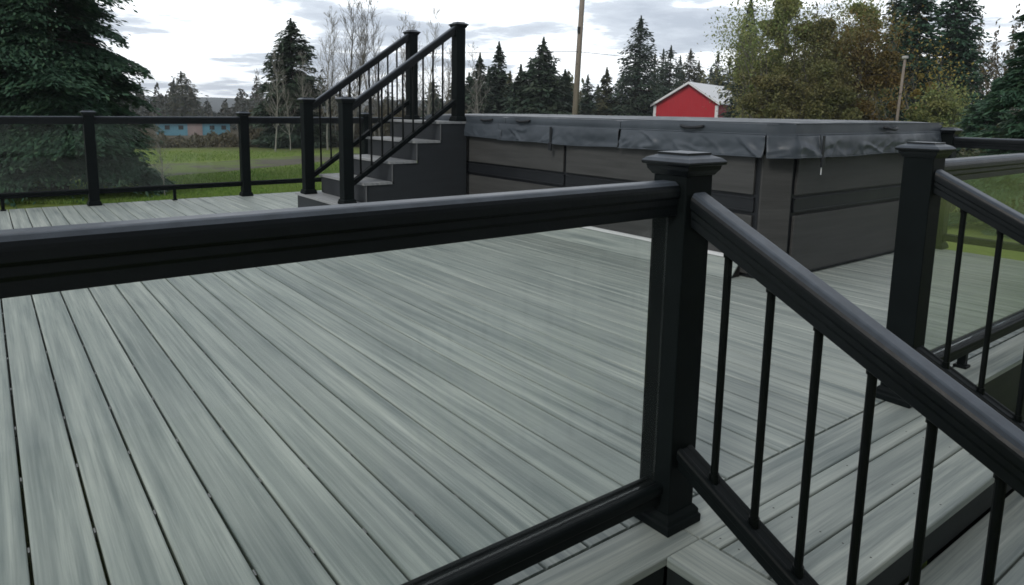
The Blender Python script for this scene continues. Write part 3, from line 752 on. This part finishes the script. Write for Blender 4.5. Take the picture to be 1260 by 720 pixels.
broadleaf(948, 31, 84, 38, 8000, .18, 'low olive thicket tree beside the red wall', 'leaf_brown', 77)
broadleaf(1136, 38, 68, 15, 2200, .20, 'small bright yellow tree right of the thin pole', 'leaf_yellow', 78, clumps=10)
broadleaf(1150, 34, 112, 34, 6000, .19, 'low green bush tree below the small white house', 'leaf_green', 79)
broadleaf(868, 78, 95, 22, 2500, .4, 'far olive bush behind the barn', 'leaf_brown', 80)

# bare birches and alders
protos = []
def bare(seed, H, stems, bark):
    rng = np.random.default_rng(seed); mb = MB(); tips = []
    for s in range(stems):
        b = np.array([rng.normal()*.25, rng.normal()*.25, 0]); a = nrm(np.array([rng.normal()*.07, rng.normal()*.07, 1]))
        pts = [b]; q = b.copy(); n = 9
        for i in range(n):
            a = nrm(a+rng.normal(size=3)*.045+np.array([0, 0, .05])); q = q+a*H/n*rng.uniform(.9, 1.05); pts.append(q.copy())
        r0 = .075*H/9; rr = [max(.008, r0*(1-i/(n+.3))) for i in range(n+1)]; mb.tube(pts, rr, 6, cap=False)
        for i in range(2, n+1):
            for j in range(4):
                d = nrm(np.array([rng.normal(), rng.normal(), 1.0+.3*rng.random()])*np.array([.55, .55, 1]))
                limbs(mb, pts[i], d, H*.14*(1.15-i/n)+.25, rr[i]*.45+.003, 2, rng, tips, .45, .25, .6, 1.2, .0065)
    return mb
bt = [(1, 8.5, 1, 'birch'), (2, 9.0, 2, 'bark_grey'), (3, 8.0, 1, 'birch')]
btab = [(337, 29, 60, 0, 'thin pale birch left of the conical fir'), (352, 30, 95, 2, 'pale birch stem in front of the conical fir'), (378, 29.5, 70, 0, 'right pale birch stem in front of the conical fir'),
        (404, 31, 20, 2, 'slim bare tree between the fir and the rear stair post'), (428, 28, -22, 1, 'largest bare tree, above the foot of the spa stairs'), (447, 33, 35, 0, 'bare tree rising over the middle of the stair rail'),
        (466, 30, 12, 1, 'bare tree seen through the upper stair railing'), (494, 34, 25, 2, 'bare tree just left of the rear upper stair post'), (528, 33, 18, 0, 'bare tree between the two upper stair posts'),
        (415, 34, 30, 0, 'faint bare tree between the rear lower post and the largest bare tree'), (510, 35, 40, 1, 'bare tree right of the rear upper stair post'),
        (548, 31, 45, 1, 'bare shrubby tree left of the front upper stair post'), (585, 36, 60, 2, 'pale thin stem right of the front upper stair post'), (326, 34, 92, 1, 'short bare tree at the left of the birches'), (194, 15.0, 146, 0, 'thin staked sapling at the right of the huge spruce')]
for i, (u, d, vt, k, lab) in enumerate(btab):
    x, y = xyat(u, d); z = gz(x, y); H = zat(u, vt, d)-z
    if k >= len(protos): pass
    while len(protos) <= 2:
        s_, h_, st_, bk = bt[len(protos)]
        e = empty('bare_tree', (0, 0, 0), label='bare', cat='tree', group='bare trees behind the spa stairs'); bare(s_, h_, st_, bk).build('trunk', M[bk], e, smooth=True, fix=False); protos.append([e, h_, False])
    pr = protos[k]
    o = pr[0] if not pr[2] else copy_tree(pr[0]); pr[2] = True
    o.location = (x, y, z); s = H/pr[1]; o.scale = (s, s, s); o.rotation_euler = (0, 0, i*1.7); o['label'] = lab
# belts of brush and far woods (uncountable)
def belt(name, u0, u1, d0, d1, h0, h1, n, leaf, mat, seed, zb=None, up=.5):
    rng = np.random.default_rng(seed); us = rng.uniform(u0, u1, n); ds = rng.uniform(d0, d1, n); C = []
    for u, d in zip(us, ds):
        x, y = xyat(u, d); hh = h0+(h1-h0)*(.5+.5*math.sin(u*.05+seed)*math.sin(u*.023+2*seed))+.25*h1*math.sin(u*.31+seed)*rng.random()
        C.append((x, y, gz(x, y)+abs(hh)*rng.random()**.8))
    C = np.array(C); dr = rv(n)*.8+np.array([0, 0, up]); dr /= np.linalg.norm(dr, axis=1)[:, None]; s = leaf*rng.uniform(.5, 1.4, n)
    return tag(fast_quads(name, quads(C, dr, s, s*.4), M[mat]), kind='stuff')
belt('brush', 150, 600, 33, 42, .3, .75, 14000, .22, 'brush', 3)
tag(bpy.data.objects['brush'], label='low brown brush along the far edge of the lawn', cat='brush')
o = belt('undergrowth', 300, 600, 34, 44, .8, 2.0, 14000, .28, 'brush', 6); tag(o, label='brown undergrowth below the bare trees', cat='undergrowth')
o = belt('distant_woods', -300, 620, 100, 230, 2.5, 8.0, 60000, .8, 'woods', 4); tag(o, label='grey green woods along the left horizon', cat='woods')
o = belt('roadside_woods', 560, 920, 78, 110, 3.0, 7.5, 16000, .8, 'fir_olive', 5); tag(o, label='dense mixed woods behind the pole and barn', cat='woods')
o = belt('right_woods', 925, 1500, 44, 70, 4, 8, 60000, .26, 'brush', 8); tag(o, label='brown and green woods behind the thicket at the right', cat='woods')
o = belt('right_shrubbery', 1165, 1500, 14, 30, .6, 1.5, 12000, .16, 'fir_olive', 9); tag(o, label='low green shrubbery beyond the right rail', cat='shrubbery')

# lawn grass near the deck
def grass():
    n = 60000; us = RNG.uniform(-60, 420, n); vs = 186+66*RNG.random(n)**.8; C = []
    for u, v in zip(us, vs):
        if 196 < v-(.0 if u < 0 else 0) < 222 and False: continue
        r = RM @ ray(u, v); k = (-.7-EYE[2])/r[2]; C.append((r[0]*k, r[1]*k, -.69))
    C = np.array(C); keep = C[:, 1] > 9.0; C = C[keep]
    # not on the gravel
    def band(u, v): return False
    P = (C-EYE) @ RM; U = PX+F*P[:, 0]/-P[:, 2]; Vv = PY-F*P[:, 1]/-P[:, 2]
    nearv = np.interp(U, [-300, 0, 170, 270, 400, 600], [232, 226, 220, 212, 199, 190]); farv = np.interp(U, [-300, 0, 170, 270, 400, 600], [212, 207, 203, 199, 190, 183])
    C = C[(Vv > nearv+1) | (Vv < farv-1)]; n = len(C)
    d = rv(n)*.5+np.array([0, 0, 1.]); d /= np.linalg.norm(d, axis=1)[:, None]; s = RNG.uniform(.04, .10, n)
    o = fast_quads('grass', quads(C+np.array([0, 0, .02]), d, s, s*.22), M['grass_blade']); tag(o, label='short green lawn grass between the deck and the gravel', cat='grass', kind='stuff')
grass()

# ------------------------------------------------------------------ barn, sheds, poles
def barn():
    d = 62; xa, ya = xyat(806, d); xb, yb = xyat(882, d-1.5)
    zc = gz(xa, ya); a = np.array([xa, ya]); b = np.array([xb, yb]); w = np.linalg.norm(b-a); ang = math.atan2(b[1]-a[1], b[0]-a[0])
    t = empty('red_barn', (xa, ya, zc), ang, label='bright red gabled barn with a white metal roof beyond the spa', cat='barn')
    he = zat(806, 128, d)-zc; hp = zat(850, 103, d)-zc; L = 11; px = w*.55
    def local(mb, name, mat, **k): return mb.build(name, mat, t, **k)
    mb = MB(); P = [(0, 0, 0), (w, 0, 0), (w, 0, he+.1), (px, 0, hp-.08), (0, 0, he-.05)]; P += [(x, L, z) for x, y, z in P]
    mb.poly(P, [(0, 1, 2, 3, 4), (9, 8, 7, 6, 5)]+[(k, 5+k, 5+(k+1) % 5, (k+1) % 5) for k in range(5)])
    local(mb, 'wall', M['red'])
    for s, (x0, z0, x1, z1) in enumerate(((-.3, he-.19, px, hp), (w+.3, he-.03, px, hp))):
        mb = MB(); P = [(x0, -.35, z0), (x1, -.35, z1), (x1, L+.3, z1), (x0, L+.3, z0)]; P += [(x, y, z+.12) for x, y, z in P]
        mb.poly(P, [(0, 3, 2, 1), (4, 5, 6, 7), (0, 1, 5, 4), (1, 2, 6, 5), (2, 3, 7, 6), (3, 0, 4, 7)]); local(mb, 'roof', M['metal_roof'])
    mb = MB(); mb.prism((-.3, -.37, he-.19), (px, -.37, hp), [(0, -.06), (.03, -.06), (.03, .13), (0, .13)], (0, -1, 0)); local(mb, 'fascia', M['white'])
    mb = MB(); mb.prism((w+.3, -.37, he-.03), (px, -.37, hp), [(0, -.06), (.03, -.06), (.03, .13), (0, .13)], (0, -1, 0)); local(mb, 'fascia', M['white'])
    for x in (0, w): 
        mb = MB(); mb.box(x-.14, x+.10, -.05, .14, 0, he-.1); local(mb, 'corner_trim', M['white'])
    mb = MB(); mb.box(w*.3, w*.62, -.04, -.01, .02, 1.5); f = local(mb, 'door', M['white'])
    for y in (2, 5.5):
        mb = MB(); mb.box(w+.01, w+.05, y, y+1.2, 1.0, 1.9); local(mb, 'window', M['barn_dark'])
barn()
def shed():
    u0, u1, d = 190, 282, 84; x0, y0 = xyat(u0, d); x1, y1 = xyat(u1, d); ang = math.atan2(y1-y0, x1-x0); w = math.hypot(x1-x0, y1-y0); z = gz(x0, y0)
    t = empty('blue_shed', (x0, y0, z), ang, label='low blue shed with a faded pink bay, far across the field behind the fence', cat='shed')
    mb = MB(); mb.box(0, w, 0, 4, 0, 1.35); mb.build('wall', M['blue'], t)
    mb = MB(); P = [(-.2, -.3, 1.35), (w+.2, -.3, 1.35), (w+.2, 4.3, 1.35), (-.2, 4.3, 1.35), (-.2, 2, 1.6), (w+.2, 2, 1.6)]
    mb.poly(P, [(0, 1, 5, 4), (2, 3, 4, 5), (0, 4, 3), (1, 2, 5), (0, 3, 2, 1)]); mb.build('roof', M['grey_roof'], t)
    mb = MB(); mb.box(w*.42, w*.62, -.06, -.003, 0, 1.3); mb.build('door', M['pink'], t)
    for f in (.12, .30, .72, .88): mb = MB(); mb.box(w*f, w*f+.5, -.04, -.003, .65, 1.1); mb.build('window', M['barn_dark'], t)
shed()
def small_house(u0, u1, vt, d, label, name='small_house', wall='grey_wall'):
    x0, y0 = xyat(u0, d); x1, y1 = xyat(u1, d); ang = math.atan2(y1-y0, x1-x0); w = math.hypot(x1-x0, y1-y0); z = gz(x0, y0); h = zat(u0, vt, d)-z
    t = empty(name, (x0, y0, z), ang, label=label, cat='house')
    e = h*.8; mb = MB(); P = [(0, 0, 0), (w, 0, 0), (w, 0, e), (w/2, 0, h), (0, 0, e)]; P += [(x, 6, q) for x, y, q in P]
    mb.poly(P, [(0, 1, 2, 3, 4), (9, 8, 7, 6, 5)]+[(k, 5+k, 5+(k+1) % 5, (k+1) % 5) for k in range(5)]); mb.build('wall', M[wall], t)
    for s in (0, 1):
        xe, ze = (-.2, e-.12) if s == 0 else (w+.2, e-.12)
        mb = MB(); Q = [(xe, -.3, ze), (w/2, -.3, h+.02), (w/2, 6.2, h+.02), (xe, 6.2, ze)]; Q += [(a, b, c+.12) for a, b, c in Q]
        mb.poly(Q, [(0, 3, 2, 1), (4, 5, 6, 7), (0, 1, 5, 4), (1, 2, 6, 5), (2, 3, 7, 6), (3, 0, 4, 7)]); mb.build('roof', M['grey_roof'], t)
    mb = MB(); mb.box(w*.3, w*.7, -.05, -.004, e*.45, e*.8); mb.build('window', M['barn_dark'], t)
small_house(1147, 1160, 97, 44, 'tiny white house peeping through the dark firs at the right', wall='white')
def pole(u, d, vt, r, label, name='utility_pole', lean=0, vb=140):
    x, y = xyat(u, d); z = gz(x, y); H = zat(u, vt, d)-z
    t = empty(name, (x, y, z), label=label, cat='pole')
    mb = MB(); k = lean*pxm(u, d); mb.tube([(0, 0, -.2), (k*RM[0][0]*.5, k*RM[1][0]*.5, H*.5), (k*RM[0][0], k*RM[1][0], H)], [r*1.15, r, r*.85], 14); mb.build('shaft', M['pole'], t, smooth=True)
    return t, (x+k*RM[0][0], y+k*RM[1][0], z+H)
p1, top1 = pole(706, 30, -60, .115, 'tall bare wooden utility pole behind the spa, running out of the top of the picture', lean=8)
mb = MB()
for s in (0, 1, 2): mb.box(-.02, .02, -.13, -.11, 3.2+s*.5, 3.26+s*.5)
mb.box(-.05, .05, -.19, -.12, 5.0, 5.25); mb.build('bracket', M['wire'], p1)
p2, top2 = pole(1103, 30, 72, .05, 'thin short grey pole standing before the dark firs at the right', lean=5)
mb = MB(); l2 = (top2[0]-p2.location[0], top2[1]-p2.location[1], top2[2]-p2.location[2]); mb.box(l2[0]-.09, l2[0]+.09, l2[1]-.09, l2[1]+.09, l2[2]-.02, l2[2]+.09); mb.build('lamp_head', M['grey_wall'], p2, bevel=.03)
def wire(pts, d0, d1, label):
    mb = MB(); P = []
    us = [p[0] for p in pts]
    for i in range(31):
        t = i/30; u = us[0]+(us[-1]-us[0])*t; v = np.interp(u, us, [p[1] for p in pts]); d = d0+(d1-d0)*t
        x, y = xyat(u, d); P.append((x, y, zat(u, v, d)))
    mb.tube(P, .012, 5); tag(mb.build('power_line', M['wire'], smooth=True), label, 'cable', 'overhead cables')
wire([(520, 66), (620, 64), (707, 63.5)], 40, 30, 'overhead cable reaching the utility pole from the left')
wire([(707, 63.5), (760, 69), (850, 82), (960, 95)], 30, 50, 'overhead cable running from the utility pole towards the barn')

# ------------------------------------------------------------------ air
def haze():
    mb = MB(); mb.box(-1050, 1050, -1050, 1050, -4.2, 30); mt = bpy.data.materials.new('damp air'); mt.use_nodes = True; nt = mt.node_tree; nt.nodes.clear()
    o = N(nt, 'ShaderNodeOutputMaterial'); v = N(nt, 'ShaderNodeVolumePrincipled'); v.inputs['Color'].default_value = (.86, .92, 1, 1); v.inputs['Density'].default_value = .0006
    nt.links.new(v.outputs[0], o.inputs['Volume']); return tag(mb.build('haze', mt), label='thin pale damp air over the far fields', cat='haze', kind='stuff')
haze()
# ------------------------------------------------------------------ light
SUN_EL, SUN_AZ = 36, -158      # azimuth measured from +X towards +Y (degrees)
w = bpy.data.worlds.new('World'); scene.world = w; w.use_nodes = True; nt = w.node_tree; nt.nodes.clear()
out = N(nt, 'ShaderNodeOutputWorld'); bg = N(nt, 'ShaderNodeBackground'); nt.links.new(bg.outputs[0], out.inputs[0])
sky = N(nt, 'ShaderNodeTexSky'); sky.sky_type = 'NISHITA'; sky.sun_disc = False; sky.sun_elevation = R_(SUN_EL); sky.sun_rotation = R_(90-SUN_AZ)
sky.altitude = 50; sky.dust_density = 2
bg.inputs['Strength'].default_value = .1
co = coords(nt, 'Generated')
# cloud sheet: project the view direction on a flat layer so clouds flatten towards the horizon
sep = N(nt, 'ShaderNodeSeparateXYZ'); nt.links.new(co, sep.inputs[0])
mz = N(nt, 'ShaderNodeMath', operation='MAXIMUM'); nt.links.new(sep.outputs[2], mz.inputs[0]); mz.inputs[1].default_value = 0
az = N(nt, 'ShaderNodeMath', operation='ADD'); nt.links.new(mz.outputs[0], az.inputs[0]); az.inputs[1].default_value = .10
dx = N(nt, 'ShaderNodeMath', operation='DIVIDE'); dy = N(nt, 'ShaderNodeMath', operation='DIVIDE')
nt.links.new(sep.outputs[0], dx.inputs[0]); nt.links.new(az.outputs[0], dx.inputs[1]); nt.links.new(sep.outputs[1], dy.inputs[0]); nt.links.new(az.outputs[0], dy.inputs[1])
cb = N(nt, 'ShaderNodeCombineXYZ'); nt.links.new(dx.outputs[0], cb.inputs[0]); nt.links.new(dy.outputs[0], cb.inputs[1])
cl = noise(nt, cb.outputs[0], .55, 6, .48)
cl2 = noise(nt, cb.outputs[0], 1.9, 5, .6)
ad = N(nt, 'ShaderNodeMath', operation='MULTIPLY_ADD'); nt.links.new(cl2, ad.inputs[0]); ad.inputs[1].default_value = .35; nt.links.new(cl, ad.inputs[2])
CB = 1.0
ccol = ramp(nt, ad.outputs[0], [(.60, (1, 1, 1)), (.67, (.93, .945, .955)), (.715, (.50, .53, .575)), (.80, (.36, .39, .44)), (.95, (.34, .37, .42))])
sc = mixc(nt, 1.0, ccol, (14.4, 14.8, 15.2), 'MULTIPLY')
# sky dimmed overhead and behind camera to cut deck light, brighter towards the open horizon
e1 = N(nt, 'ShaderNodeMapRange', interpolation_type='SMOOTHSTEP'); nt.links.new(sep.outputs[2], e1.inputs[0])
for i, q in enumerate((.16, .45, 1, .56)): e1.inputs[1+i].default_value = q
dt = N(nt, 'ShaderNodeVectorMath', operation='DOT_PRODUCT'); nt.links.new(co, dt.inputs[0]); dt.inputs[1].default_value = (.58, .8, 0)
e2 = N(nt, 'ShaderNodeMapRange', interpolation_type='SMOOTHSTEP'); nt.links.new(dt.outputs['Value'], e2.inputs[0])
for i, q in enumerate((-.4, .5, .72, 1)): e2.inputs[1+i].default_value = q
em = N(nt, 'ShaderNodeMath', operation='MULTIPLY'); nt.links.new(e1.outputs[0], em.inputs[0]); nt.links.new(e2.outputs[0], em.inputs[1])
sc = mixc(nt, 1.0, sc, em.outputs[0], 'MULTIPLY')
fin = mixc(nt, .93, sky.outputs[0], sc)
nt.links.new(fin, bg.inputs[0])
sl = bpy.data.lights.new('sun', 'SUN'); sl.energy = 1.2; sl.angle = R_(16); sl.color = (1, .96, .9)
so = bpy.data.objects.new('sun', sl); COL.objects.link(so)
dvec = Vector((math.cos(R_(SUN_AZ))*math.cos(R_(SUN_EL)), math.sin(R_(SUN_AZ))*math.cos(R_(SUN_EL)), math.sin(R_(SUN_EL))))
so.rotation_euler = dvec.to_track_quat('Z', 'Y').to_euler(); so.location = (0, 0, 12)
scene.view_settings.view_transform = 'Standard'; scene.view_settings.look = 'None'
scene.view_settings.exposure = .2; scene.view_settings.gamma = 1; scene.view_settings.use_curve_mapping = False
scene.render.engine = 'CYCLES'; scene.cycles.filter_width = 1.65; scene.cycles.transparent_max_bounces = 16
